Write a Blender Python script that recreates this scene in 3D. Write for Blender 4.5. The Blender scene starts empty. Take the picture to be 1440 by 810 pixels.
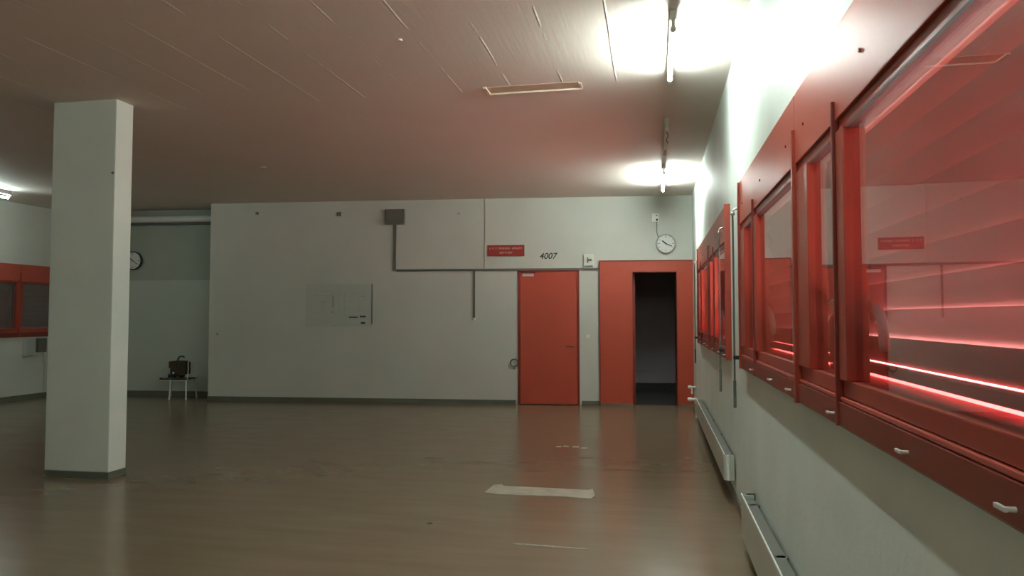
import bpy, bmesh, math, random
from mathutils import Vector, Matrix
random.seed(7)
PI = math.pi
col = bpy.context.scene.collection

# ------------------------------------------------------------------ helpers
def box(bm, x0, x1, y0, y1, z0, z1, bev=0.0):
    vs = [bm.verts.new((x, y, z)) for x in (x0, x1) for y in (y0, y1) for z in (z0, z1)]
    F = [(0,1,3,2),(4,6,7,5),(0,4,5,1),(2,3,7,6),(0,2,6,4),(1,5,7,3)]
    fs = [bm.faces.new([vs[i] for i in f]) for f in F]
    if bev > 0:
        es = list({e for f in fs for e in f.edges})
        bmesh.ops.bevel(bm, geom=es, offset=bev, segments=2, profile=0.7, affect='EDGES')
def cyl(bm, p0, p1, r, seg=16, r1=None):
    p0, p1 = Vector(p0), Vector(p1); d = p1-p0
    q = Vector((0,0,1)).rotation_difference(d.normalized()).to_matrix()
    r1 = r if r1 is None else r1
    a = [bm.verts.new(p0+q@Vector((r*math.cos(2*PI*i/seg), r*math.sin(2*PI*i/seg), 0))) for i in range(seg)]
    b = [bm.verts.new(p1+q@Vector((r1*math.cos(2*PI*i/seg), r1*math.sin(2*PI*i/seg), 0))) for i in range(seg)]
    for i in range(seg):
        j = (i+1) % seg; bm.faces.new((a[i], a[j], b[j], b[i]))
    bm.faces.new(a[::-1]); bm.faces.new(b)
def tube(bm, pts, r, seg=10):
    pts = [Vector(p) for p in pts]; rings = []; prev = None
    for i, p in enumerate(pts):
        if i == 0: d = pts[1]-p
        elif i == len(pts)-1: d = p-pts[i-1]
        else: d = (pts[i+1]-p).normalized()+(p-pts[i-1]).normalized()
        d.normalize()
        if prev is None:
            ref = Vector((0,0,1)) if abs(d.z) < .9 else Vector((1,0,0))
            u = d.cross(ref).normalized()
        else:
            u = (prev-d*prev.dot(d)).normalized()
        prev = u; v = d.cross(u)
        rings.append([bm.verts.new(p+r*(math.cos(2*PI*k/seg)*u+math.sin(2*PI*k/seg)*v)) for k in range(seg)])
    for a, b in zip(rings, rings[1:]):
        for k in range(seg):
            j = (k+1) % seg; bm.faces.new((a[k], a[j], b[j], b[k]))
    bm.faces.new(rings[0][::-1]); bm.faces.new(rings[-1])
def sphere(bm, c, r, sx=1, sy=1, sz=1):
    m = Matrix.Translation(Vector(c)) @ Matrix.Diagonal((sx, sy, sz, 1))
    bmesh.ops.create_uvsphere(bm, u_segments=16, v_segments=10, radius=r, matrix=m)
def torus(bm, c, axis, R, r, n=36, m=8):
    # axis 'y' : ring lies in the x-z plane; axis 'x': ring lies in y-z
    rings = []
    for i in range(n):
        a = 2*PI*i/n; ring = []
        for k in range(m):
            b = 2*PI*k/m; rr = R+r*math.cos(b); h = r*math.sin(b)
            p = (rr*math.cos(a), h, rr*math.sin(a)) if axis == 'y' else (h, rr*math.cos(a), rr*math.sin(a))
            ring.append(bm.verts.new(Vector(c)+Vector(p)))
        rings.append(ring)
    for i in range(n):
        a, b = rings[i], rings[(i+1) % n]
        for k in range(m):
            j = (k+1) % m; bm.faces.new((a[k], b[k], b[j], a[j]))
SEPARATE = {'hour_mark','guide_rail','screw','latch','hinge','wall_bracket','heating_pipe','pipe','seat_rail','bundle','reveal','ridge','knob','dark_print'}
def islands(bm):
    """the face groups of a mesh that touch each other (by bounding box), one list of bmeshes"""
    bm.verts.ensure_lookup_table(); seen = set(); out = []
    for v in bm.verts:
        if v.index in seen: continue
        st = [v]; seen.add(v.index); g = []
        while st:
            a = st.pop(); g.append(a)
            for e in a.link_edges:
                b = e.other_vert(a)
                if b.index not in seen: seen.add(b.index); st.append(b)
        lo = [min(a.co[k] for a in g)-.001 for k in range(3)]; hi = [max(a.co[k] for a in g)+.001 for k in range(3)]
        out.append([g, lo, hi])
    i = 0
    while i < len(out):
        j = i+1; hit = False
        while j < len(out):
            A, C = out[i], out[j]
            if all(A[1][k] <= C[2][k] and C[1][k] <= A[2][k] for k in range(3)):
                A[0] += C[0]; A[1] = [min(A[1][k], C[1][k]) for k in range(3)]; A[2] = [max(A[2][k], C[2][k]) for k in range(3)]
                out.pop(j); hit = True
            else: j += 1
        if not hit: i += 1
    res = []
    for g, lo, hi in out:
        nb = bmesh.new(); mp = {a.index: nb.verts.new(a.co) for a in g}; done = set()
        for a in g:
            for f in a.link_faces:
                if f.index in done: continue
                done.add(f.index); nb.faces.new([mp[w.index] for w in f.verts])
        res.append(nb)
    return res
def obj(name, bm, mat, parent=None, loc=(0,0,0), rz=0, smooth=False):
    if name in SEPARATE and parent is not None:
        bm.verts.index_update(); bm.faces.index_update()
        pcs = islands(bm)
        if len(pcs) > 1:
            bm.free()
            return [obj_one(name, p, mat, parent, loc, rz, smooth) for p in pcs][0]
    return obj_one(name, bm, mat, parent, loc, rz, smooth)
def obj_one(name, bm, mat, parent=None, loc=(0,0,0), rz=0, smooth=False):
    bmesh.ops.recalc_face_normals(bm, faces=bm.faces)
    me = bpy.data.meshes.new(name); bm.to_mesh(me); bm.free()
    me.materials.append(mat)
    if smooth:
        for p in me.polygons: p.use_smooth = True
        me.set_sharp_from_angle(angle=math.radians(40))
    o = bpy.data.objects.new(name, me); col.objects.link(o)
    o.location = loc; o.rotation_euler = (0,0,rz)
    if parent: o.parent = parent
    return o
def B(): return bmesh.new()
def bobj(name, mat, boxes, parent=None, bev=0.0, **k):
    bm = B()
    for b in boxes: box(bm, *b, bev=bev)
    return obj(name, bm, mat, parent, **k)
def struct(o, label=None):
    o['kind'] = 'structure'
    if label: o['label'] = label
    return o
def thing(name, label, cat, loc=(0,0,0), rz=0, group=None):
    o = bpy.data.objects.new(name, None); col.objects.link(o)
    o.empty_display_size = .1
    o.location = loc; o.rotation_euler = (0,0,rz)
    return tag(o, label, cat, group)
def sthing(name, label, loc=(0,0,0), rz=0):
    o = bpy.data.objects.new(name, None); col.objects.link(o)
    o.location = loc; o.rotation_euler = (0,0,rz); return struct(o, label)
def tag(o, label, cat, group=None):
    o['label'] = label; o['category'] = cat
    if group: o['group'] = group
    return o
def copy_tree(o, parent=None):
    c = o.copy(); col.objects.link(c); c.parent = parent
    for ch in [x for x in col.objects if x.parent == o]: copy_tree(ch, c)
    return c

# ------------------------------------------------------------------ materials
def mat(name, c, rough=.5, metal=0.0, var=0.0, vscale=3.0, bump=0.0, bscale=60.0, c2=None, spec=.5, stretch=(1,1,1)):
    m = bpy.data.materials.new(name); m.use_nodes = True
    nt = m.node_tree; n = nt.nodes; l = nt.links; b = n['Principled BSDF']
    b.inputs['Base Color'].default_value = (*c, 1)
    b.inputs['Roughness'].default_value = rough; b.inputs['Metallic'].default_value = metal
    b.inputs['Specular IOR Level'].default_value = spec
    tc = n.new('ShaderNodeTexCoord'); mp = n.new('ShaderNodeMapping'); mp.inputs['Scale'].default_value = stretch
    l.new(tc.outputs['Object'], mp.inputs['Vector'])
    if var > 0:
        t = n.new('ShaderNodeTexNoise'); t.inputs['Scale'].default_value = vscale; t.inputs['Detail'].default_value = 6
        l.new(mp.outputs[0], t.inputs['Vector'])
        r = n.new('ShaderNodeValToRGB'); r.color_ramp.elements[0].position = .35; r.color_ramp.elements[1].position = .68
        a = c2 if c2 else tuple(x*(1-var) for x in c)
        r.color_ramp.elements[0].color = (*a, 1); r.color_ramp.elements[1].color = (*c, 1)
        l.new(t.outputs['Fac'], r.inputs['Fac']); l.new(r.outputs['Color'], b.inputs['Base Color'])
    if bump > 0:
        t2 = n.new('ShaderNodeTexNoise'); t2.inputs['Scale'].default_value = bscale; t2.inputs['Detail'].default_value = 4
        l.new(mp.outputs[0], t2.inputs['Vector'])
        bp = n.new('ShaderNodeBump'); bp.inputs['Strength'].default_value = bump; bp.inputs['Distance'].default_value = .004
        l.new(t2.outputs['Fac'], bp.inputs['Height']); l.new(bp.outputs[0], b.inputs['Normal'])
    return m
def emit(name, c, s):
    m = bpy.data.materials.new(name); m.use_nodes = True; b = m.node_tree.nodes['Principled BSDF']
    b.inputs['Base Color'].default_value = (.9,.9,.9,1)
    b.inputs['Emission Color'].default_value = (*c, 1); b.inputs['Emission Strength'].default_value = s
    return m

WALL = mat('wall_plaster', (.60,.615,.56), .62, var=.06, vscale=1.3, bump=.25, bscale=45)
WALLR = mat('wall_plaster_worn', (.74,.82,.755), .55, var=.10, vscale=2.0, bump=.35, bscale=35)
PANEL = mat('niche_paint', (.50,.55,.49), .5, var=.04, vscale=1.5, bump=.1)
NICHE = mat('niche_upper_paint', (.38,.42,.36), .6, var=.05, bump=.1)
PIER = mat('column_plaster', (.74,.81,.74), .5, var=.06, vscale=2.5, bump=.3, bscale=30)
PLINTH = mat('baseboard_rubber', (.13,.14,.105), .45, var=.15)
REDDOOR = mat('red_door_paint', (.45,.066,.034), .42, var=.08, vscale=2, bump=.06, bscale=25)
REDFRAME = mat('red_frame_paint', (.30,.040,.022), .34, var=.10, vscale=3, bump=.05)
REDRAIL = mat('shaded_rail_red', (.19,.030,.016), .38, var=.10, vscale=3)  # frame red darkened: shade on the bottom rail put into the colour
REDPANEL = mat('red_cover_paint', (.43,.080,.052), .37, var=.08, vscale=2)
SEALSHADE = mat('soffit_shade_maroon', (.045,.008,.009), .6, var=.1)  # near-black maroon: shade on the sash soffit put into the seal colour
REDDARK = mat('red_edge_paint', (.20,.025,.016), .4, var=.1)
BLIND = mat('blind_lacquer', (.21,.085,.085), .38, var=.06, vscale=4)
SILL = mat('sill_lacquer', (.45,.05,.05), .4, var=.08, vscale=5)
BLACK = mat('black_plastic', (.02,.02,.02), .4, bump=.05)
GREY = mat('conduit_grey', (.115,.12,.10), .5, var=.1, vscale=8)
LGREY = mat('light_grey_plastic', (.42,.43,.40), .45, var=.05)
WHITE = mat('white_enamel', (.75,.76,.72), .35, var=.04, vscale=5)
RADI = mat('heater_enamel', (.50,.53,.46), .38, var=.08, vscale=3)
STEEL = mat('dull_steel', (.45,.43,.40), .35, metal=.8, var=.1, vscale=10)
PALE = mat('pale_steel', (.70,.70,.66), .35, metal=.2, var=.05)
SEATB = mat('dark_brown_wood', (.035,.024,.016), .5, var=.3, vscale=14)
BAG = mat('brown_canvas', (.060,.038,.020), .8, var=.35, vscale=12, bump=.4, bscale=90)
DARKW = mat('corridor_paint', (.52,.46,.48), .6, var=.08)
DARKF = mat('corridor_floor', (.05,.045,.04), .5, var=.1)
SIGNR = mat('sign_red', (.30,.028,.024), .4, var=.05)
SIGNT = mat('sign_lettering', (.62,.38,.34), .5)
INK = mat('black_ink', (.045,.05,.04), .6)
FAINT = mat('faint_print', (.42,.44,.39), .6)
PAPER = mat('board_sheet', (.53,.565,.52), .4, var=.05, vscale=6)
ARCH = mat('pale_wire_paint', (.92,.88,.88), .4)
OUTG = mat('ground_pink_bounce', (.78,.47,.47), .9, var=.12, vscale=2)  # pink made up for the bounce it throws on the ceiling
TUBE = emit('lit_tube_glass', (.875,1.0,.925), 345.0)
TUBEDIM = emit('dimmed_tube_glass', (.80,1.0,.93), 130.0)  # tubes weakened to keep the left of the room darker
TUBEOFF = mat('unlit_tube_glass', (.72,.68,.68), .2)

def glass_mat():
    m = bpy.data.materials.new('window_glass'); m.use_nodes = True
    nt = m.node_tree; n = nt.nodes; l = nt.links; n.clear()
    out = n.new('ShaderNodeOutputMaterial'); mix = n.new('ShaderNodeMixShader')
    tr = n.new('ShaderNodeBsdfTransparent'); tr.inputs[0].default_value = (.93,.92,.91,1)
    gl = n.new('ShaderNodeBsdfGlossy'); gl.inputs['Roughness'].default_value = .012
    ge = n.new('ShaderNodeNewGeometry'); dot = n.new('ShaderNodeVectorMath'); dot.operation = 'DOT_PRODUCT'
    l.new(ge.outputs['Normal'], dot.inputs[0]); l.new(ge.outputs['Incoming'], dot.inputs[1])
    def M(op, a, v=None):
        k = n.new('ShaderNodeMath'); k.operation = op; l.new(a, k.inputs[0])
        if v is not None: k.inputs[1].default_value = v
        return k.outputs[0]
    inv = n.new('ShaderNodeMath'); inv.operation = 'SUBTRACT'; inv.inputs[0].default_value = 1.0; l.new(M('ABSOLUTE', dot.outputs['Value']), inv.inputs[1])
    mul = n.new('ShaderNodeMath'); mul.operation = 'MULTIPLY_ADD'; mul.use_clamp = True
    l.new(M('POWER', inv.outputs[0], 5.0), mul.inputs[0]); mul.inputs[1].default_value = .95; mul.inputs[2].default_value = .15
    tc = n.new('ShaderNodeTexCoord'); no = n.new('ShaderNodeTexNoise'); no.inputs['Scale'].default_value = 1.6
    bp = n.new('ShaderNodeBump'); bp.inputs['Strength'].default_value = .02; bp.inputs['Distance'].default_value = .01
    l.new(tc.outputs['Object'], no.inputs['Vector']); l.new(no.outputs['Fac'], bp.inputs['Height']); l.new(bp.outputs[0], gl.inputs['Normal'])
    l.new(mul.outputs[0], mix.inputs[0])
    l.new(tr.outputs[0], mix.inputs[1]); l.new(gl.outputs[0], mix.inputs[2]); l.new(mix.outputs[0], out.inputs[0])
    return m
GLASS = glass_mat()

def ceiling_mat():
    m = mat('board_marked_concrete', (.50,.455,.40), .7, bump=.0)
    nt = m.node_tree; n = nt.nodes; l = nt.links; b = n['Principled BSDF']
    tc = n.new('ShaderNodeTexCoord'); sp = n.new('ShaderNodeSeparateXYZ'); l.new(tc.outputs['Object'], sp.inputs[0])
    def M(op, a, b_=None, c=None, clamp=False):
        k = n.new('ShaderNodeMath'); k.operation = op; k.use_clamp = clamp
        for i, v in enumerate((a, b_, c)):
            if v is None: continue
            if isinstance(v, (int, float)): k.inputs[i].default_value = v
            else: l.new(v, k.inputs[i])
        return k.outputs[0]
    X, Y = sp.outputs[0], sp.outputs[1]
    # fins between the boards, 43.5 cm apart, running along the room
    wob = n.new('ShaderNodeTexNoise'); wob.inputs['Scale'].default_value = 1.2; wob.inputs['Detail'].default_value = 3
    l.new(tc.outputs['Object'], wob.inputs['Vector'])
    xs = M('ADD', X, M('MULTIPLY', M('SUBTRACT', wob.outputs['Fac'], .5), .02))
    fr = M('FRACT', M('DIVIDE', M('ADD', xs, 40.0+.593-.0+.435*0.02), .4335))
    d = M('ABSOLUTE', M('SUBTRACT', fr, .5))          # 0.5 at the seam
    seam = M('MULTIPLY', M('SUBTRACT', d, .478), 60, clamp=True)
    mp = n.new('ShaderNodeMapping'); mp.inputs['Scale'].default_value = (2.3, .9, 1); l.new(tc.outputs['Object'], mp.inputs['Vector'])
    nz = n.new('ShaderNodeTexNoise'); nz.inputs['Scale'].default_value = 1.6; nz.inputs['Detail'].default_value = 5
    l.new(mp.outputs[0], nz.inputs['Vector'])
    brk = M('MULTIPLY', M('SUBTRACT', nz.outputs['Fac'], .44), 9, clamp=True)
    near = M('MULTIPLY', M('SUBTRACT', 5.75, Y), 12, clamp=True)
    line = M('MULTIPLY', M('MULTIPLY', seam, brk), near)
    # finer grain streaks of the boards
    mp2 = n.new('ShaderNodeMapping'); mp2.inputs['Scale'].default_value = (22, 1.2, 1); l.new(tc.outputs['Object'], mp2.inputs['Vector'])
    g = n.new('ShaderNodeTexNoise'); g.inputs['Scale'].default_value = 1.5; g.inputs['Detail'].default_value = 5
    l.new(mp2.outputs[0], g.inputs['Vector'])
    cl = n.new('ShaderNodeTexNoise'); cl.inputs['Scale'].default_value = .9; cl.inputs['Detail'].default_value = 4
    l.new(tc.outputs['Object'], cl.inputs['Vector'])
    c1 = n.new('ShaderNodeMix'); c1.data_type = 'RGBA'; l.new(cl.outputs['Fac'], c1.inputs[0])
    c1.inputs[6].default_value = (.71,.635,.575,1); c1.inputs[7].default_value = (.79,.715,.655,1)
    c2 = n.new('ShaderNodeMix'); c2.data_type = 'RGBA'; l.new(line, c2.inputs[0])
    l.new(c1.outputs[2], c2.inputs[6]); c2.inputs[7].default_value = (.93,.87,.78,1)  # fins paler: the light they catch is put into the colour
    l.new(c2.outputs[2], b.inputs['Base Color'])
    h = M('ADD', M('MULTIPLY', line, 1.0), M('MULTIPLY', M('MULTIPLY', g.outputs['Fac'], near), .22))
    bp = n.new('ShaderNodeBump'); bp.inputs['Strength'].default_value = .5; bp.inputs['Distance'].default_value = .012
    l.new(h, bp.inputs['Height']); l.new(bp.outputs[0], b.inputs['Normal'])
    return m
def floor_mat():
    m = mat('linoleum', (.20,.165,.11), .3)
    nt = m.node_tree; n = nt.nodes; l = nt.links; b = n['Principled BSDF']
    tc = n.new('ShaderNodeTexCoord')
    mp = n.new('ShaderNodeMapping'); mp.inputs['Scale'].default_value = (.5, 3.0, 1); l.new(tc.outputs['Object'], mp.inputs['Vector'])
    a = n.new('ShaderNodeTexNoise'); a.inputs['Scale'].default_value = 2.2; a.inputs['Detail'].default_value = 8; a.inputs['Roughness'].default_value = .62
    l.new(mp.outputs[0], a.inputs['Vector'])
    r = n.new('ShaderNodeValToRGB'); r.color_ramp.elements[0].position = .3; r.color_ramp.elements[1].position = .72
    r.color_ramp.elements[0].color = (.178,.130,.082,1); r.color_ramp.elements[1].color = (.213,.158,.101,1)
    l.new(a.outputs['Fac'], r.inputs['Fac']); l.new(r.outputs[0], b.inputs['Base Color'])
    mp2 = n.new('ShaderNodeMapping'); mp2.inputs['Scale'].default_value = (.8, 2, 1); l.new(tc.outputs['Object'], mp2.inputs['Vector'])
    c = n.new('ShaderNodeTexNoise'); c.inputs['Scale'].default_value = 3; c.inputs['Detail'].default_value = 6
    l.new(mp2.outputs[0], c.inputs['Vector'])
    rr = n.new('ShaderNodeMapRange'); rr.inputs['To Min'].default_value = .17; rr.inputs['To Max'].default_value = .27
    l.new(c.outputs['Fac'], rr.inputs[0]); l.new(rr.outputs[0], b.inputs['Roughness'])
    return m
CEIL = ceiling_mat(); FLOOR = floor_mat()

# ------------------------------------------------------------------ dimensions (metres)
H = 1.38; ZC = 3.28; XR = .58; XL = -10.4; YN = -3.6
TH = math.atan(.0917); CT, ST = math.cos(TH), math.sin(TH)
P0 = Vector((XR, 11.351, 0))
def ux(X): return (X-XR)/CT
def at(X, z=0, off=0):      # a point on the back wall (off = metres out of it, into the room)
    u = ux(X); return (P0.x+u*CT+off*ST, P0.y+u*ST-off*CT, z)
XC = -7.28                  # end of the long back wall, where the niche starts
ND = .62                    # niche depth

# ------------------------------------------------------------------ shell
bm = B(); box(bm, XL-.25, XR+.25, YN-.25, 12.2, -.2, 0); struct(obj('floor', bm, FLOOR), 'worn glossy brown linoleum floor')
bm = B(); box(bm, XL-.25, XR+.25, YN-.25, 12.2, ZC, ZC+.25); struct(obj('ceiling', bm, CEIL), 'beige concrete ceiling with board marks')

def wall_x(name, m, xa, xb, y0, y1, holes, label):
    bm = B(); y = y0
    for (a, b, z0, z1) in sorted(holes):
        if a > y: box(bm, xa, xb, y, a, 0, ZC)
        box(bm, xa, xb, a, b, 0, z0); box(bm, xa, xb, a, b, z1, ZC); y = b
    box(bm, xa, xb, y, y1, 0, ZC)
    return struct(obj(name, bm, m), label)
NEAR = (-.76, 4.85); FAR = (5.74, 9.48)
wall_x('wall_right', WALLR, XR, XR+.22, YN, 11.9, [(NEAR[0]+.03, NEAR[1]-.03, 1.09, 2.16), (FAR[0]+.03, FAR[1]-.03, 1.09, 2.16)], 'white plaster wall with the red windows')
wall_x('wall_left', WALL, XL-.22, XL, YN, 11.4, [(2.55, 10.97, 1.09, 2.16)], 'white plaster wall with dark red windows, far left')
bm = B(); box(bm, XL-.22, XR+.22, YN-.2, YN, 0, ZC); struct(obj('wall_front', bm, WALL), 'white wall behind the viewer')
# long back wall (local x along the wall, local y into it)
uc = ux(XC); ud0, ud1 = ux(-2.135), ux(-1.165); ur = ux(-.84)
bm = B()
box(bm, uc, ud0, 0, .18, 0, ZC); box(bm, ud0, ud1, 0, .18, 2.13, ZC); box(bm, ud1, ur, 0, .18, 0, ZC)
box(bm, ur, .15, 0, .18, 2.262, ZC)
struct(obj('wall_back', bm, WALL, loc=P0, rz=TH), 'long white back wall')
bm = B(); box(bm, uc, uc+.2, .18, ND+.1, 0, ZC); struct(obj('wall_back', bm, WALL, loc=P0, rz=TH), 'side wall of the recess')
nd0 = ux(XL)-.3
bm = B(); box(bm, nd0, uc+.2, ND, ND+.18, 2.03, ZC); struct(obj('wall_back', bm, NICHE, loc=P0, rz=TH), 'greyer upper wall of the recess')
bm = B(); box(bm, nd0, uc+.2, ND-.012, ND+.18, 0, 2.03); struct(obj('wall_back', bm, PANEL, loc=P0, rz=TH), 'paler lower wall of the recess')
# red corner partition with its opening
uo0, uo1 = ux(-.335), ux(.325)
bm = B()
box(bm, ur, uo0, -.035, .15, 0.03, 2.262); box(bm, uo1, .0, -.035, .15, 0.03, 2.262); box(bm, uo0, uo1, -.035, .15, 2.085, 2.262)
struct(obj('wall_back', bm, REDDOOR, loc=P0, rz=TH), 'red painted wall section around the open doorway')
bobj('trim_1', REDDARK, [(ur-.012, .0, -.042, -.030, 2.25, 2.268), (ur-.014, ur, -.040, .0, .0, 2.268), (uo0-.012, uo0, -.046, .15, 0, 2.09), (uo1, uo1+.012, -.046, .15, 0, 2.09), (uo0-.012, uo1+.012, -.046, .15, 2.078, 2.092)], loc=P0, rz=TH)['kind'] = 'structure'
bobj('baseboard_back', mat('worn_brown_skirting', (.25,.16,.10), .5, var=.2), [(ur, uo0-.012, -.050, -.034, 0, .045), (uo1+.012, -.02, -.050, -.034, 0, .045)], loc=P0, rz=TH)['kind'] = 'structure'
# corridor beyond the opening
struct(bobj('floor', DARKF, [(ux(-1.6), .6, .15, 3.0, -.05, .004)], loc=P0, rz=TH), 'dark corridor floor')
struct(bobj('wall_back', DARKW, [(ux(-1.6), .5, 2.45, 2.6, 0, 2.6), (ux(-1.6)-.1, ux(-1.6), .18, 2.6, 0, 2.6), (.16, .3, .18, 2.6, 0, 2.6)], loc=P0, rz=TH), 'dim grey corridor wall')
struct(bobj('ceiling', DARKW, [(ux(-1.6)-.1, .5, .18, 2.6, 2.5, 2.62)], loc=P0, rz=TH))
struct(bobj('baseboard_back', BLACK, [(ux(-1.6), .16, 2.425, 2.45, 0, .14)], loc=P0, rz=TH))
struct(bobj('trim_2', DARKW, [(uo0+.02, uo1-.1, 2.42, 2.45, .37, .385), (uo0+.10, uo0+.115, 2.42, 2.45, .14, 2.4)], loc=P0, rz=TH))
# baseboards
struct(bobj('baseboard_back', PLINTH, [(uc-.012, ud0-.03, -.012, 0, 0, .072), (ud1+.03, ur-.014, -.012, 0, 0, .072)], loc=P0, rz=TH, bev=.002))
struct(bobj('baseboard_back', PLINTH, [(ux(XL), uc, ND-.024, ND-.012, 0, .085)], loc=P0, rz=TH, bev=.002))
struct(bobj('baseboard_right', PLINTH, [(XR-.014, XR, YN, 11.28, 0, .075)], bev=.003))
struct(bobj('baseboard_left', PLINTH, [(XL, XL+.014, YN, 10.9, 0, .08)], bev=.003))

# ------------------------------------------------------------------ doors
struct(bobj('wall_back', DARKW, [(ud0-.1, ud1+.1, .19, .25, 0, 2.4)], loc=P0, rz=TH), 'added unseen panel that stops light leaking in behind the closed door')  # unseen panel added to stop the light leak at the door bottom
d1 = sthing('door_1', 'closed orange-red door with a white label in its top left corner', P0, TH)
bobj('door_frame', REDDARK, [(ud0-.0, ud0+.035, -.012, .14, 0, 2.13), (ud1-.035, ud1, -.012, .14, 0, 2.13), (ud0, ud1, -.012, .14, 2.098, 2.13)], d1, bev=.003)
leaf = bobj('door_leaf', REDDOOR, [(ud0+.038, ud1-.038, -.006, .035, .012, 2.095)], d1, bev=.003)
bm = B(); cyl(bm, (ud1-.10, -.006, .93), (ud1-.10, -.016, .93), .026); cyl(bm, (ud1-.10, -.01, .93), (ud1-.10, -.055, .93), .009)
cyl(bm, (ud1-.10, -.05, .93), (ud1-.215, -.05, .93), .009); cyl(bm, (ud1-.10, -.006, .82), (ud1-.10, -.012, .82), .020)
obj('door_handle', bm, mat('brownish_metal', (.32,.10,.06), .35, metal=.4), leaf, smooth=True)
lab = bobj('label_plate', WHITE, [(ud0+.075, ud0+.255, -.011, -.006, 2.03, 2.072)], leaf)
bm = B(); x = ud0+.085
while x < ud0+.245:
    w = random.choice((.008,.012,.015)); box(bm, x, x+w, -.0125, -.011, 2.043, 2.060); x += w+.006
obj('label_lettering', bm, SIGNT, lab)
bobj('closer_bracket', REDDARK, [(ud0+.04, ud0+.28, -.03, -.006, 2.076, 2.094)], leaf, bev=.002)
bm = B()
for z in (.25, 1.05, 1.85): cyl(bm, (ud0+.03, -.018, z-.045), (ud0+.03, -.018, z+.045), .008)
obj('hinge', bm, REDDARK, leaf, smooth=True)
# open leaf in the dark doorway
d2 = sthing('door_2', 'dark red door leaf standing open inside the doorway', P0, TH)
dl = bobj('door_leaf', REDDARK, [(uo0+.005, uo0+.045, .16, .82, .01, 2.07)], d2, bev=.003)
bm = B(); cyl(bm, (uo0+.045, .74, 1.0), (uo0+.10, .74, 1.0), .009); cyl(bm, (uo0+.095, .74, 1.0), (uo0+.095, .63, 1.0), .009)
obj('door_handle', bm, STEEL, dl, smooth=True)

# ------------------------------------------------------------------ windows of the right and left wall
def window(name, side, ys, label, label_skip=None):
    """one window of one or more units; each unit is 1.87 m: a wide sash then a narrow one.
    side=+1 right wall (room at smaller x), -1 left wall"""
    XW = XR if side > 0 else XL
    def bx(d0, d1, y0, y1, z0, z1):   # depth d: negative = into the room
        a, b = XW+side*d0, XW+side*d1
        return (min(a,b), max(a,b), y0, y1, z0, z1)
    W = sthing(name, label)
    n = len(ys)-1
    for i in range(n):
        a, b = ys[i], ys[i+1]; L = b-a
        cp = bobj('cover_panel', REDPANEL, [bx(-.032, -.002, a+.003, b-.003, 1.985, 2.262)], W, bev=.004)
        bm = B()
        for yy in (a+.18, a+L*.5, b-.18):
            for zz in (2.10,): cyl(bm, (XW-side*.032, yy, zz), (XW-side*.037, yy, zz), .006, 10)
        obj('screw', bm, REDDARK, cp, smooth=True)
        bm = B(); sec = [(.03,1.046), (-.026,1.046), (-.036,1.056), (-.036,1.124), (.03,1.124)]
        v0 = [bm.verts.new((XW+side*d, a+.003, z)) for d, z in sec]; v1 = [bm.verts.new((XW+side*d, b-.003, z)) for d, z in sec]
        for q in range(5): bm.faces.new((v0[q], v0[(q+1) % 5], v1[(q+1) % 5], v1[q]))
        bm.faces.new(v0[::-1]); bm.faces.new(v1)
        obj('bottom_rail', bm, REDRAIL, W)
        # bead above the rail
        bobj('bead', REDPANEL, [bx(-.030, -.0, a+.006, b-.006, 1.127, 1.139)], W, bev=.003)
        # sashes
        s = [(a+.012, a+1.205, 'wide'), (a+1.235, b-.012, 'narrow')] if L > 1.5 else [(a+.012, b-.012, 'wide')]
        for (s0, s1, kind) in s:
            g0, g1 = s0+(.04 if kind == 'wide' else .025), s1-(.085 if kind == 'wide' else .22)
            if side < 0: g0, g1 = s0+.05, s1-.05
            z0, z1 = 1.192, 1.945
            sash = bobj('sash', REDFRAME, [bx(-.022, .03, s0, s1, 1.142, z0), bx(-.022, .03, s0, s1, z1, 1.985), bx(-.022, .03, s0, g0, z0, z1), bx(-.034, .03, g1, s1, z0, z1)], W, bev=.004)
            bobj('pane', GLASS, [bx(-.010, -.006, g0-.004, g1+.004, z0-.004, z1+.004)], sash)
            bobj('soffit_shade_seal', SEALSHADE, [bx(-.024, .031, g0, g1, z1-.009, z1+.001)], sash)  # dark strip lining the soffit, stands in for its shade
            if side > 0:
                bm = B(); lx = XW-.030
                for ly in ([s0+.12, (s0+s1)/2+.0] if kind == 'wide' else [s0+.03]):
                    cyl(bm, (lx, ly, 1.083), (lx-.020, ly, 1.083), .0045, 10)
                    box(bm, lx-.026, lx-.019, ly-.006, ly+.030, 1.079, 1.087, bev=.002)
                obj('latch', bm, PALE, sash, smooth=True)
        # strips between the sashes and the units
        for yy in ([a+1.22] if L > 1.5 else []):
            bobj('cover_strip', REDDARK, [bx(-.042, .0, yy-.008, yy+.008, 1.052, 2.045)], W, bev=.002)
    for yy in ys:
        bobj('post', REDFRAME, [bx(-.045, .03, yy-.014, yy+.014, 1.046, 2.12 if yy not in (ys[0], ys[-1]) else 2.262)], W, bev=.003)
    # outer sill and reveal
    bobj('sill', SILL, [bx(.03, .32, ys[0]+.02, ys[-1]-.02, 1.085, 1.178)], W, bev=.004)
    bobj('reveal', REDDARK, [bx(.0, .22, ys[0]+.02, ys[0]+.035, 1.125, 2.16), bx(.0, .22, ys[-1]-.035, ys[-1]-.02, 1.125, 2.16), bx(.03, .30, ys[0]+.02, ys[-1]-.02, 2.12, 2.16)], W)  # dark red: shade at the head of the opening put into the colour
    return W
window('window_1', 1, [-.76, 1.11, 2.965, 4.84], 'near red-framed window band on the right wall')
window('window_2', 1, [5.74, 7.61, 9.48], 'far red-framed window on the right wall')
window('window_3', -1, [2.52, 4.39, 6.26, 8.13, 10.0, 11.0], 'dark red window band on the far left wall')

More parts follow.
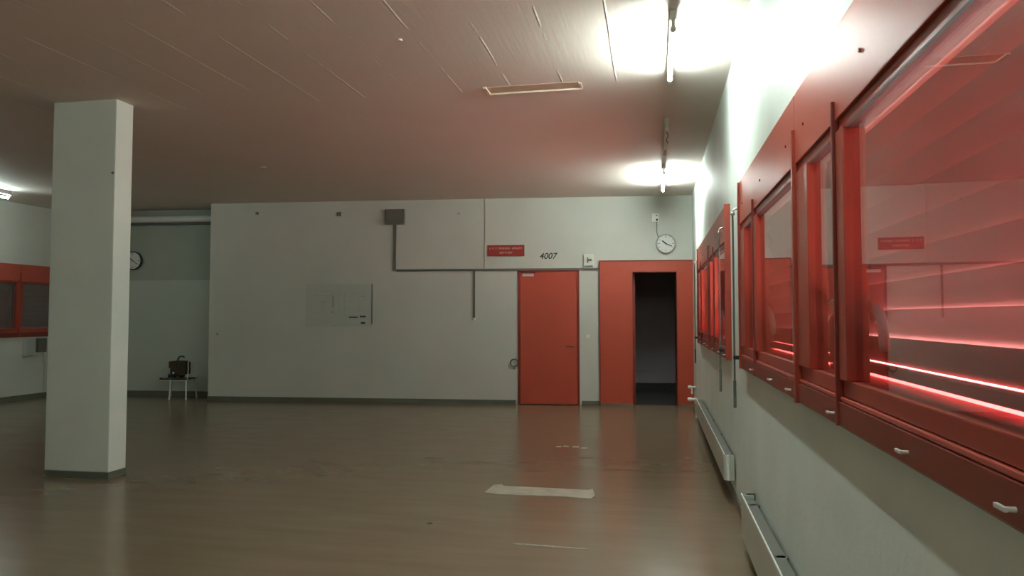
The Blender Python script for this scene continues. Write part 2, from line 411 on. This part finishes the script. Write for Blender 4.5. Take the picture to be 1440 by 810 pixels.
def blind(side, y0, y1, label, group, zb=1.273, ang=68, pitch=.086):
    XW = XR if side > 0 else XL
    xs = XW+side*.15
    t = thing('venetian_blind', label, 'blind', (xs, (y0+y1)/2, 1.178), 0, group)
    hy = (y1-y0)/2
    bm = B(); w = .096; z = zb; k = 0
    while z < 2.05:
        prof = []
        N = 6
        for q in range(N+1):
            s = q/N-.5
            a = math.radians(ang)
            # inner edge up, outer edge down; gently crowned
            cx = -s*w*math.cos(a); cz = s*w*math.sin(a); cr = .009*(1-4*s*s)
            prof.append((side*(cx+cr*math.sin(a)), cz+cr*math.cos(a)))
        for (th) in (0,):
            up = [[bm.verts.new((p[0], yy, z-1.178+p[1])) for p in prof] for yy in (-hy, hy)]
            lo = [[bm.verts.new((p[0]+side*.0012, yy, z-1.178+p[1]-.0012)) for p in prof] for yy in (-hy, hy)]
            for q in range(N):
                bm.faces.new((up[0][q], up[0][q+1], up[1][q+1], up[1][q])); bm.faces.new((lo[0][q], lo[1][q], lo[1][q+1], lo[0][q+1]))
                for e in (0, 1): bm.faces.new((up[e][q], lo[e][q], lo[e][q+1], up[e][q+1]))
            for q in (0, N): bm.faces.new((up[0][q], up[1][q], lo[1][q], lo[0][q]))
        z += pitch; k += 1
    obj('slats', bm, BLIND, t, smooth=True)
    bobj('bottom_rail', SILL, [(-.03, .03, -hy, hy, zb-1.178-.078, zb-1.178-.049)], t, bev=.003)  # brighter red than the slats: glow from the sill put into the colour
    bobj('head_light_block', REDDARK, [(-.045, .045, -hy, hy, 2.035-1.178, 2.115-1.178)], t, bev=.004)  # unseen dark box added to block light above the top slat
    bobj('guide_rail', REDDARK, [(-.052, .052, -hy-.030, -hy+.002, 0, .942), (-.052, .052, hy-.002, hy+.030, 0, .942)], t)
    return t
blind(1, -.72, 1.08, 'red slatted blind behind the pane beside the viewer, right of the post', None, ang=22)
blind(1, 1.14, 2.95, 'large red slatted blind behind the glass nearest the viewer on the right', None, zb=1.273, ang=66)
blind(1, 3.01, 4.80, 'red slatted blind behind the farther panes of the near window', None)
blind(1, 5.80, 7.58, 'red slatted blind behind the nearer half of the far right window', None, zb=1.32, ang=24)
blind(1, 7.64, 9.42, 'red slatted blind behind the far half of the far right window', None, zb=1.32, ang=24)
for k, (a, b) in enumerate([(2.55,4.36),(4.42,6.23),(6.29,8.10),(8.16,9.97),(10.03,10.93)]):
    lb = {3: 'closed dark red blind behind the left wall window at the picture edge', 4: 'closed dark red blind behind the left wall window beside the white column'}
    if k >= 3: blind(-1, a, b, lb[k], None, zb=1.25, ang=78)
    else: pass
struct(bobj('trim_3', BLIND, [(XL-.2, XL-.17, 2.5, 8.12, 1.1, 2.16)]))

# arched pale wire hoops seen behind the glass, one at each sash joint
def arch(y, label, w=.37):
    t = thing('wire_arch', label, 'wire arch', (XR+.05, y, 0)); k = w/.37
    bm = B(); tube(bm, [(0,.372*k,1.215),(0,.370*k,1.30),(0,.345*k,1.378),(0,.28*k,1.412),(0,.19*k,1.432),(0,.05*k,1.443),(0,-.10*k,1.443),(0,-.20*k,1.432),(0,-.28*k,1.415),(0,-.345*k,1.388),(0,-.368*k,1.358),(0,-.372*k,1.325),(0,-.374*k,1.30)], .014)
    obj('outer_hoop', bm, ARCH, t, smooth=True)
    for q in (-1, 1):
        bm = B(); tube(bm, [(0,q*.05*k,1.28),(0,q*.075*k,1.345),(0,q*.13*k,1.388),(0,q*.20*k,1.404),(0,q*.27*k,1.392),(0,q*.315*k,1.365)], .009)
        tube(bm, [(0,q*.11*k,1.40),(0,q*.20*k,1.418),(0,q*.29*k,1.400)], .011)
        obj('inner_hoop', bm, ARCH, t, smooth=True)
    bm = B(); sphere(bm, (0,-.374*k,1.295), .013); obj('tip', bm, ARCH, t, smooth=True)
    bm = B(); cyl(bm, (0,.372*k,1.178), (0,.372*k,1.22), .007, 8); obj('stem', bm, ARCH, t, smooth=True)
for y, lb in ((2.54, 'pale arched wire behind the glass at the sash joint nearest the viewer'), (4.46, 'pale arched wire behind the farther panes of the near window'), (6.98, 'small pale arched wire behind the glass of the far window')):
    arch(y, lb)

# ------------------------------------------------------------------ blind cranks
def crank(y, label, x=XR-.065, ztop=2.07, zbot=.79):
    t = thing('blind_crank', label, 'crank', (x, y, 0))
    bm = B(); cyl(bm, (0,0,ztop), (0,0,zbot+.16), .0065, 10); obj('rod', bm, GREY, t, smooth=True)
    bm = B(); cyl(bm, (0,0,zbot+.17), (0,0,zbot), .010, 12); sphere(bm, (0,0,zbot), .011); obj('grip', bm, GREY, t, smooth=True)
    bm = B(); tube(bm, [(0,0,ztop-.01), (0,0,ztop+.02), (.02,0,ztop+.035), (.05,0,ztop+.035), (.078,0,ztop+.03)], .009); sphere(bm, (0,0,ztop), .015); obj('joint', bm, STEEL, t, smooth=True)
    bm = B(); box(bm, -.008, .075, -.012, .012, 1.10, 1.125, bev=.003); torus(bm, (0,0,1.112), 'x', .016, .005, 16, 6); obj('clip', bm, BLACK, t, smooth=True)
    return t
crank(4.93, 'long grey blind crank hanging in the gap between the two right-hand windows')
crank(5.98, 'short-looking grey blind crank at the nearer end of the far window')
crank(9.62, 'dark blind crank at the far end of the far window near the corner')

# ------------------------------------------------------------------ heaters on the right wall
def heater(y0, y1, z0, z1, label):
    t = thing('convector_heater', label, 'heater', (XR-.002, y0, 0))
    L = y1-y0
    bobj('front_panel', RADI, [(-.086, -.078, 0, L, z0, z1)], t, bev=.003)
    bobj('top_edge', WHITE, [(-.086, -.078, 0, L, z1, z1+.010)], t, bev=.003)
    bobj('slot_shade', GREY, [(-.078, -.012, .01, L-.01, z1-.03, z1-.02)], t)  # grey strip: shade in the open heater top put into its colour
    bobj('end_panel', RADI, [(-.086, -.012, 0, .010, z0, z1)], t, bev=.002)
    bobj('end_panel', RADI, [(-.086, -.012, L-.010, L, z0, z1)], t, bev=.002)
    bm = B()
    for k in range(int(L/.9)+1):
        yy = .2+k*.9
        if yy < L-.05: box(bm, -.05, 0, yy, yy+.03, z0+.02, z1-.02)
    obj('wall_bracket', bm, GREY, t)
    bm = B()
    for zz in (z0+.05, z0+.12): cyl(bm, (-.05, .01, zz), (-.05, L-.01, zz), .012, 10)
    obj('heating_pipe', bm, GREY, t, smooth=True)
    return t
h1 = heater(2.3, 4.46, .085, .325, 'low cream convector heater under the near window, cut by the picture bottom')
bm = B(); box(bm, -.05, 0, 2.17, 2.21, .29, .335, bev=.004); obj('end_bracket', bm, GREY, h1)
h2 = heater(5.52, 9.25, .175, .36, 'long low cream convector heater under the far window')
bm = B(); cyl(bm, (-.055, 0, .175), (-.055, 0, .36), .013); cyl(bm, (-.055, 3.73, .27), (-.055, 4.2, .27), .011)
cyl(bm, (-.055, 4.2, .27), (-.055, 4.2, .05), .011); obj('pipe', bm, WHITE, h2, smooth=True)
bm = B(); cyl(bm, (-.055, 4.15, .30), (-.115, 4.15, .30), .020, 14); cyl(bm, (-.115, 4.15, .30), (-.165, 4.15, .30), .028, 14, .024); sphere(bm, (-.055, 4.15, .29), .025)
obj('valve', bm, WHITE, h2, smooth=True)
sk = thing('valve_tap', 'small white pipe tap low in the corner by the red wall', 'tap', (XR, 10.75, .36))
bm = B(); cyl(bm, (0,0,0), (-.07,0,0), .014, 12); cyl(bm, (-.06,0,0), (-.06,0,-.10), .012, 12); obj('pipe', bm, WHITE, sk, smooth=True)
bm = B(); cyl(bm, (-.07,0,0), (-.115,0,0), .027, 14, .022); obj('knob', bm, WHITE, sk, smooth=True)

# ------------------------------------------------------------------ column
cc = thing('column', 'white rectangular plastered column standing free in the left of the room', 'column', (-4.895, 5.42, 0))
cr = .315
bobj('shaft', PIER, [(-cr, cr, -.105, .105, .055, ZC)], cc, bev=.012)
bobj('plinth', PLINTH, [(-cr-.006, cr+.006, -.111, .111, 0, .055)], cc, bev=.004)
bm = B(); sphere(bm, (cr-.02, -.106, 2.63), .011); cyl(bm, (cr-.02, -.10, 2.63), (cr-.02, -.125, 2.63), .004, 8); obj('wall_plug', bm, GREY, cc, smooth=True)
cc.rotation_euler.z = math.radians(1.0)

# ------------------------------------------------------------------ lamps
def lamp(x, y0, y1, label, lit=True, tube_in=True, m=None):
    zt = ZC-.112
    t = thing('fluorescent_lamp', label, 'lamp', (x, (y0+y1)/2, ZC), 0, None)
    h = (y1-y0)/2
    bobj('housing', WHITE, [(-.020, .020, -h-.0, h, -.065, 0)], t, bev=.005)
    for s in (-1, 1):
        bm = B(); box(bm, -.013, .013, s*h-.010, s*h+.014, -.132, -.06, bev=.004)
        cyl(bm, (0, s*h-s*.016, -.112), (0, s*h-s*.045, -.112), .019, 14)
        obj('lamp_holder', bm, WHITE, t, smooth=True)
    if tube_in:
        bm = B(); cyl(bm, (0, -h+.03, -.112), (0, h-.03, -.112), .0145, 12)
        obj('tube', bm, m or TUBE, t, smooth=True)
    else:
        bm = B(); tube(bm, [(0,-h,-.14), (.012,-h,-.18), (-.006,-h+.01,-.215), (.010,-h+.01,-.25)], .0035, 8)
        obj('loose_wire', bm, BLACK, t, smooth=True)
    return t
LX = .125
lamp(LX, 4.43, 5.45, 'brightly lit bare fluorescent tube on the ceiling by the near window')
lamp(LX, 6.85, 7.95, 'dark unlit lamp batten on the ceiling between the two lit ones', tube_in=False)
lamp(LX, 8.95, 10.25, 'lit bare fluorescent tube on the ceiling nearest the back wall')
lamp(LX, 2.05, 3.15, 'lit fluorescent tube on the ceiling above the near window, outside the view')
lamp(-9.5, 7.9, 8.95, 'lit fluorescent tube at the left picture edge by the left wall', m=TUBEDIM)
lamp(-4.6, -2.6, -1.55, 'added unseen fill tube in the middle of the ceiling far behind the viewer', m=TUBEDIM)  # unseen fill lamp, added to brighten the column front
lamp(-9.5, -.7, .35, 'lit fluorescent tube by the left wall behind the viewer', m=TUBEDIM)
lamp(LX, -2.0, -.95, 'lit fluorescent tube on the ceiling behind the viewer by the right wall')

# ------------------------------------------------------------------ things on the back wall
def on_back(name, label, cat, X, z, off=0, group=None):
    return thing(name, label, cat, at(X, z, off), TH, group)
s = on_back('wall_sign', 'small dark red rectangular sign with two pale lines of lettering above the door', 'sign', -2.325, 2.441)
bobj('plate', SIGNR, [(-.297, .297, -.012, 0, -.088, .088)], s, bev=.002)
bm = B()
def strokes(bm, x0, x1, z0, z1, y0, y1):
    x = x0
    while x < x1-.02:
        w = random.choice((.018,.021,.024)); k = random.randint(0, 3)
        box(bm, x, x+.006, y0, y1, z0, z1)
        if k != 1: box(bm, x, x+w, y0, y1, z1-.007, z1)
        if k != 2: box(bm, x, x+w, y0, y1, (z0+z1)/2-.003, (z0+z1)/2+.003)
        if k != 3: box(bm, x+w-.006, x+w, y0, y1, z0, z1)
        x += w+.011
        if random.random() < .12: x += .02
strokes(bm, -.265, .26, .018, .052, -.014, -.012)
obj('lettering', bm, SIGNT, s)
bm = B(); strokes(bm, -.10, .11, -.050, -.018, -.014, -.012); obj('lettering', bm, SIGNT, s)
bobj('border', REDDARK, [(-.297, .297, -.014, -.012, .078, .088), (-.297, .297, -.014, -.012, -.088, -.082), (-.297, -.288, -.014, -.012, -.088, .088), (.288, .297, -.014, -.012, -.088, .088)], s)
# room number
cu = bpy.data.curves.new('room_number', 'FONT'); cu.body = '4007'; cu.size = .135; cu.extrude = .002; cu.align_x = 'CENTER'; cu.align_y = 'CENTER'; cu.shear = .25; cu.offset = .002
tmp = bpy.data.objects.new('tmp_text', cu); col.objects.link(tmp)
dg = bpy.context.evaluated_depsgraph_get(); me = bpy.data.meshes.new_from_object(tmp.evaluated_get(dg)); bpy.data.objects.remove(tmp)
me.materials.clear(); me.materials.append(INK)
rn = bpy.data.objects.new('room_number', me); col.objects.link(rn); rn.location = at(-1.66, 2.345, .004); rn.rotation_euler = (PI/2, 0, TH)
tag(rn, 'black slanted painted number on the white wall above the red door', 'number')
# white box with an arrow
a = on_back('alarm_box', 'small white box with a grey pointer beside the top corner of the red wall', 'box', -1.02, 2.27)
bobj('case', mat('pale_green_plastic', (.66,.72,.65), .4), [(-.075, .075, -.03, 0, -.085, .10)], a, bev=.006)
bobj('pointer', GREY, [(-.020, -.005, -.038, -.03, -.04, .05), (-.010, .050, -.038, -.03, .0, .022)], a)
# junction box and conduits
j = on_back('junction_box', 'square dark grey junction box high on the white back wall', 'junction box', -4.125, 3.005)
bobj('case', GREY, [(-.158, .158, -.075, 0, -.122, .122)], j, bev=.006)
bobj('lid', GREY, [(-.135, .135, -.083, -.075, -.098, .10)], j, bev=.004)
c = on_back('cable_trunking', 'thin dark grey trunking running from the box down and along above the red door', 'trunking', -4.13, 2.14, .001)
Lh = ux(-.86)-ux(-4.13)
bobj('vertical_run', GREY, [(-.022, .022, -.025, 0, 0, .745)], c, bev=.003)
bobj('horizontal_run', GREY, [(.022, Lh, -.022, 0, -.018, .014)], c, bev=.003)
ud = ux(-2.832)-ux(-4.13)
bobj('drop_run', GREY, [(ud-.015, ud+.015, -.02, 0, -.77, -.018)], c, bev=.003)
bobj('drop_end', WHITE, [(ud-.02, ud+.02, -.024, 0, -.81, -.77)], c, bev=.004)
w = on_back('hanging_wire', 'thin grey wire running from the ceiling down to the trunking left of the sign', 'wire', -2.66, 2.16)
bm = B(); tube(bm, [(0,-.008,1.115), (.004,-.008,.8), (-.004,-.008,.4), (-.006,-.008,0)], .0055, 8); obj('strand', bm, FAINT, w, smooth=True)
# wall plugs / small fittings
for X, z, sz, lb in ((-6.47, 3.105, .022, 'small grey fitting high on the wall near the recess corner'), (-5.07, 3.07, .032, 'small dark square fitting high on the wall left of the junction box'), (-3.09, 3.05, .020, 'tiny pale fitting high on the wall right of the junction box')):
    f = on_back('wall_fitting', lb, 'fitting', X, z)
    bobj('case', GREY if sz > .021 else FAINT, [(-sz, sz, -.02, 0, -sz, sz)], f, bev=.004)
    bm = B(); cyl(bm, (0,-.02,0), (0,-.032,0), sz*.4, 10); obj('screw', bm, STEEL, f, smooth=True)
f = on_back('wall_fitting', 'tiny pale plate on the wall right of the recess corner at chest height', 'fitting', -7.13, 1.10)
bobj('case', FAINT, [(-.02, .02, -.01, 0, -.02, .02)], f, bev=.003); bobj('slot', GREY, [(-.006, .006, -.012, -.01, -.012, .012)], f)
# wall plan
p = on_back('wall_plan', 'faint pale site plan sheet fixed to the middle of the white back wall', 'plan', -5.065, 1.57)
bobj('sheet', PAPER, [(-.555, .555, -.008, 0, -.35, .35)], p, bev=.001)
bobj('edge_strip', GREY, [(.556, .568, -.014, 0, -.30, .35)], p, bev=.002)
bm = B(); y0, y1 = -.0095, -.008
for b in [(-.46,-.10,.165,.172), (-.46,-.455,-.24,.165), (-.11,-.10,-.02,.22), (-.46,-.16,-.24,-.234), (-.36,-.12,.235,.243), (-.30,-.21,.05,.075),
          (-.26,-.25,-.08,.05), (-.13,-.07,-.12,-.09), (.0,.33,.19,.196), (.0,.006,-.05,.19), (.10,.35,.06,.066), (.10,.106,-.17,.24), (.10,.34,-.17,-.164), (.0,.3,-.05,-.044),
          (.34,.345,-.1,.2), (.36,.44,.14,.16), (-.35,-.1,-.28,-.275), (.0,.45,-.30,-.295), (-.2,-.195,.08,.165), (.2,.205,.06,.19)]:
    box(bm, b[0], b[1], y0, y1, b[2], b[3])
obj('faint_drawing', bm, FAINT, p)
bobj('dark_print', INK, [(.18,.33,y0-.001,y1,-.20,-.182), (.36,.46,y0-.001,y1,-.195,-.165), (.38,.45,y0-.001,y1,-.30,-.27), (-.095,-.088,y0-.001,y1,-.04,.16)], p)

# round clocks
def clock(name, label, loc, rz, r, rimmat, hh, mm):
    t = thing(name, label, 'clock', loc, rz)
    bm = B(); cyl(bm, (0,0,0), (0,-.035,0), r, 40); obj('case', bm, rimmat, t, smooth=True)
    bm = B(); torus(bm, (0,-.036,0), 'y', r-.008, .011, 40, 8); obj('rim', bm, rimmat, t, smooth=True)
    bm = B(); cyl(bm, (0,-.034,0), (0,-.038,0), r-.016, 40); face = obj('dial', bm, mat('clock_dial', (.74,.74,.72), .4), t)
    bm = B()
    for k in range(12):
        q = 2*PI*k/12; c_, s_ = math.sin(q), math.cos(q); R1, R0 = r*.82, r*(.62 if k % 3 == 0 else .70)
        cyl(bm, (c_*R0, -.039, s_*R0), (c_*R1, -.039, s_*R1), .0045 if k % 3 == 0 else .003, 6)
    obj('hour_mark', bm, INK, face)
    for ang, ln, wd, nm in ((2*PI*(hh+mm/60)/12, r*.48, .008, 'hour_hand'), (2*PI*mm/60, r*.68, .006, 'minute_hand')):
        bm = B(); d = Vector((math.sin(ang), 0, math.cos(ang))); cyl(bm, Vector((0,-.043,0))-d*r*.12, Vector((0,-.043,0))+d*ln, wd, 8); obj(nm, bm, BLACK, t)
    bm = B(); cyl(bm, (0,-.038,0), (0,-.048,0), .010, 12); obj('hub', bm, BLACK, t)
    return t
clock('wall_clock', 'round white clock with a pale grey rim above the red doorway', at(.172, 2.525, .0), TH, .150, mat('clock_grey_rim', (.40,.39,.38), .35), 10, 19)
nx = P0+Vector((ux(-9.05)*CT-(ND)*ST, ux(-9.05)*ST+(ND)*CT, 2.385))
clock('wall_clock', 'round white clock with a black rim in the recess, half behind the column', nx, TH, .165, mat('clock_black_rim', (.03,.03,.035), .3), 10, 21)
k = on_back('clock_socket', 'tiny white socket with black knob and cord above the grey-rimmed clock', 'socket', .02, 2.93)
bobj('plate', WHITE, [(-.055, .055, -.02, 0, -.06, .07)], k, bev=.006)
bm = B(); sphere(bm, (.02,-.028,-.03), .016); sphere(bm, (.018,-.024,.035), .009); obj('knob', bm, BLACK, k, smooth=True)
bm = B(); tube(bm, [(.02,-.012,-.05), (.018,-.012,-.15), (.022,-.012,-.24), (.04,-.012,-.30)], .005, 8); obj('cord', bm, GREY, k, smooth=True)
k = on_back('wall_plate', 'blank pale round cover high on the wall right of the clock socket', 'cover', .31, 2.95)
bm = B(); cyl(bm, (0,0,0), (0,-.012,0), .030, 20); obj('disc', bm, WALL, k, smooth=True); bm = B(); cyl(bm, (0,-.012,0), (0,-.015,0), .006, 8); obj('screw', bm, STEEL, k)
# hook ring left of the door
k = on_back('door_catch_ring', 'dark metal ring hanging on the wall at the left edge of the red door', 'ring', -2.19, .66)
bm = B(); torus(bm, (0,-.025,0), 'y', .058, .010, 28, 8); obj('ring', bm, GREY, k, smooth=True)
bm = B(); cyl(bm, (0,0,.062), (0,-.035,.062), .009, 10); obj('hook', bm, STEEL, k, smooth=True)
bm = B(); sphere(bm, (0,-.03,-.085), .016); obj('weight', bm, STEEL, k, smooth=True)
# light switch
k = on_back('light_switch', 'flat white switch between the closed door and the red wall', 'switch', -1.03, 1.08)
bobj('plate', WALL, [(-.04, .04, -.008, 0, -.04, .04)], k, bev=.003); bobj('rocker', WHITE, [(-.024, .024, -.012, -.008, -.024, .024)], k, bev=.002)

# roller tube along the top of the niche
nlen = uc-ux(XL)
t = thing('projection_tube', 'long pale horizontal tube under the ceiling of the recess with a dark end cap', 'tube', P0, TH)
bm = B(); cyl(bm, (ux(XL)+.12, ND-.15, 3.10), (uc-.10, ND-.15, 3.10), .058, 20); obj('roller', bm, WHITE, t, smooth=True)
bobj('end_cap', GREY, [(uc-.10, uc-.01, ND-.22, ND-.02, 3.02, 3.18)], t, bev=.012)
bobj('end_cap', GREY, [(ux(XL)+.03, ux(XL)+.12, ND-.22, ND-.02, 3.02, 3.18)], t, bev=.012)
bobj('back_rail', GREY, [(ux(XL)+.12, uc-.10, ND-.10, ND-.0, 3.015, 3.06)], t, bev=.004)

# left wall boxes below the window
k = thing('wall_box', 'grey box on the left wall below the dark red window', 'box', (XL, 10.19, .72))
bobj('case', LGREY, [(0, .07, -.09, .09, 0, .30)], k, bev=.006); bobj('lid', LGREY, [(.07, .078, -.075, .075, .02, .28)], k, bev=.003)
k = thing('wall_box', 'darker grey box next to the column on the left wall', 'box', (XL, 10.44, .78))
bobj('case', GREY, [(0, .07, -.08, .08, 0, .24)], k, bev=.006)
bm = B(); tube(bm, [(.03, .05, 0), (.03, .08, -.3), (.03, .07, -.69)], .007, 8); obj('cable', bm, FAINT, k, smooth=True)

# ------------------------------------------------------------------ chair and bag in the niche
ch = thing('low_chair', 'small chair with pale metal legs and a dark seat in the recess', 'chair', (-7.98, 10.83, 0), TH)
bm = B(); box(bm, -.24, .24, -.17, .18, .325, .345, bev=.009); obj('seat', bm, SEATB, ch, smooth=True)
for (x, y, dx, dy, m_) in ((-.04, -.17, 0, -.03, WHITE), (.225, -.15, .02, -.03, PALE), (-.22, .15, -.03, .03, FAINT), (.20, .16, .02, .03, FAINT)):
    bm = B(); tube(bm, [(x, y, .33), (x+dx*.3, y+dy*.3, .18), (x+dx, y+dy, .010)], .012, 10); cyl(bm, (x+dx, y+dy, 0), (x+dx, y+dy, .025), .016, 12); obj('leg', bm, m_, ch, smooth=True)
bm = B(); tube(bm, [(-.24, -.14, .31), (-.04, -.165, .31), (.225, -.15, .31)], .009, 8); tube(bm, [(-.24,.15,.31), (.20,.16,.31)], .009, 8); obj('seat_rail', bm, PALE, ch, smooth=True)
bm = B(); tube(bm, [(.235,-.13,.32), (.25,-.13,.5), (.245,-.13,.63), (.245,.13,.63), (.25,.13,.5), (.235,.13,.32)], .009, 8); obj('back_frame', bm, PALE, ch, smooth=True)
bm = B(); sphere(bm, (-.235,-.13,.345), .022, 1.3,1,.8); cyl(bm, (-.24,-.13,.345), (-.10,-.12,.345), .009, 8); obj('arm_knob', bm, BLACK, ch, smooth=True)
bg = thing('canvas_bag', 'dark brown bag with a black handle lying on the low chair', 'bag', (-7.955, 10.80, .348), TH)
bm = B(); box(bm, -.11, .165, -.09, .09, .06, .29, bev=.035); obj('body', bm, BAG, bg, smooth=True)
bm = B(); box(bm, -.125, .02, -.10, -.075, .17, .285, bev=.012); obj('flap', bm, BAG, bg, smooth=True)
bm = B(); tube(bm, [(-.03,0,.28), (-.01,0,.335), (.02,0,.365), (.08,0,.362), (.095,0,.345)], .014, 10); obj('handle', bm, BLACK, bg, smooth=True)
bm = B(); sphere(bm, (-.075,-.01,.055), .055, 1.1,1.2,1); sphere(bm, (.06,-.01,.05), .05, 1.1,1.2,1); sphere(bm, (-.16,0,.035), .035); obj('bundle', bm, BLACK, bg, smooth=True)
bm = B(); sphere(bm, (-.035,-.105,.09), .020, 1,.5,1); obj('badge', bm, WHITE, bg, smooth=True)

# ------------------------------------------------------------------ floor and ceiling scars
def slab(name, pts, z0, z1, m):
    bm = B(); a = [bm.verts.new((x, y, z0)) for x, y in pts]; b = [bm.verts.new((x, y, z1)) for x, y in pts]
    n = len(pts)
    for i in range(n): bm.faces.new((a[i], a[(i+1) % n], b[(i+1) % n], b[i]))
    bm.faces.new(a[::-1]); bm.faces.new(b); return obj(name, bm, m)
fs = slab('floor_patch', [(-1.325,5.50),(-1.20,5.47),(-.70,5.50),(-.49,5.47),(-.465,5.56),(-.50,5.78),(-.53,5.74),(-.90,5.745),(-1.22,5.74),(-1.25,5.79),(-1.31,5.76)], .0, .004, mat('pale_screed', (.46,.42,.33), .6, var=.25, vscale=9))
tag(fs, 'long pale filled strip in the brown floor in front of the doors', 'floor patch')
fs = slab('floor_scratch', [(-.86,4.30),(-.62,4.285),(-.40,4.29),(-.40,4.305),(-.63,4.315),(-.86,4.325)], 0, .002, mat('scratch_pale', (.40,.36,.28), .5, var=.4, vscale=30))
tag(fs, 'thin pale scratch in the floor nearest the viewer', 'scratch')
for k, (x, y, w) in enumerate([(-1.02,7.60,.05),(-.945,7.63,.06),(-.84,7.62,.07),(-.75,7.57,.06)]):
    fs = slab('paint_fleck', [(x-w/2,y-.03),(x+w/2,y-.035),(x+w/2+.01,y+.02),(x-w/2+.005,y+.03)], 0, .002, mat('fleck_pale', (.52,.44,.36), .6))
    tag(fs, 'pale fleck in the short row of flecks on the floor beyond the strip', 'fleck', 'row of pale flecks on the floor')
bm = B(); cyl(bm, (-1.49,4.62,0), (-1.49,4.62,.003), .016, 12); tag(obj('floor_spot', bm, SEATB), 'tiny dark spot on the floor left of the scratch', 'spot')
sc_ = thing('ceiling_scar', 'beige rectangular scar on the ceiling right above the floor strip', 'ceiling scar', (-.97, 5.73, ZC))
bobj('fill', mat('scar_filler', (.56,.43,.32), .7, var=.12, vscale=8), [(-.38, .38, -.075, .075, -.004, 0)], sc_, bev=.001)
bobj('ridge', mat('scar_ridge', (.66,.55,.45), .7), [(-.40, .40, .075, .095, -.018, 0), (-.41, -.38, -.09, .09, -.016, 0), (.38, .40, -.05, .09, -.012, 0)], sc_, bev=.003)
for x, y, lb in ((-4.85, 8.15, 'small pale round cover on the ceiling beyond the column'), (-1.70, 4.55, 'small pale anchor on the ceiling left of the scar')):
    bm = B(); cyl(bm, (x, y, ZC), (x, y, ZC-.012), .035 if y > 6 else .02, 18); tag(obj('ceiling_cover', bm, mat('cover_pale', (.66,.58,.50), .6), smooth=True), lb, 'ceiling cover')

# ------------------------------------------------------------------ outdoors
struct(bobj('ground_light_block', mat('dark_bounce_block', (.05,.035,.025), .95, var=.3, vscale=9, bump=.5), [(XR+.24, 2.1, -5, 14, -.31, -.24)]), 'added unseen dark strip below the windows that cuts the bounced light')  # unseen dark strip added to keep bounced light off the soffits
bm = B(); box(bm, XR+.35, 30, -25, 35, -.5, -.3); o = obj('ground_outside', bm, OUTG); struct(o, 'unseen ground outside, coloured pink to tint the light on the ceiling')  # unseen ground, its pink chosen to tint the ceiling light
sun = bpy.data.lights.new('sun', 'SUN'); sun.energy = 200.0; sun.angle = math.radians(1.5); sun.color = (1,.93,.86)
so = bpy.data.objects.new('sun', sun); col.objects.link(so)
so.rotation_euler = Vector((-.83, .18, -.53)).to_track_quat('-Z', 'Y').to_euler()
wd = bpy.data.worlds.new('World'); bpy.context.scene.world = wd; wd.use_nodes = True
wn = wd.node_tree; bgd = wn.nodes['Background']
sky = wn.nodes.new('ShaderNodeTexSky'); sky.sky_type = 'HOSEK_WILKIE'
sky.sun_direction = Vector((.83, -.18, .53)).normalized(); sky.turbidity = 4
wn.links.new(sky.outputs[0], bgd.inputs[0]); bgd.inputs[1].default_value = 3.0

# ------------------------------------------------------------------ camera
cam = bpy.data.cameras.new('camera'); co = bpy.data.objects.new('camera', cam); col.objects.link(co)
cam.sensor_width = 36; cam.lens = 36*1000/1440; cam.clip_start = .02
yaw = math.atan(201/math.hypot(1000, 41)); pit = math.atan(41/1000)
co.location = (0, 0, H); co.rotation_euler = (PI/2+pit, 0, yaw)
sc = bpy.context.scene; sc.camera = co
sc.view_settings.view_transform = 'Standard'; sc.view_settings.look = 'None'
sc.view_settings.gamma = 1; sc.view_settings.use_curve_mapping = False; sc.view_settings.exposure = -0.08
c = sc.cycles
c.max_bounces = 10; c.diffuse_bounces = 6; c.glossy_bounces = 4; c.transparent_max_bounces = 16
c.use_denoising = True; c.sample_clamp_indirect = 6; c.caustics_reflective = False; c.caustics_refractive = False
try: c.denoiser = 'OPENIMAGEDENOISE'
except Exception: pass
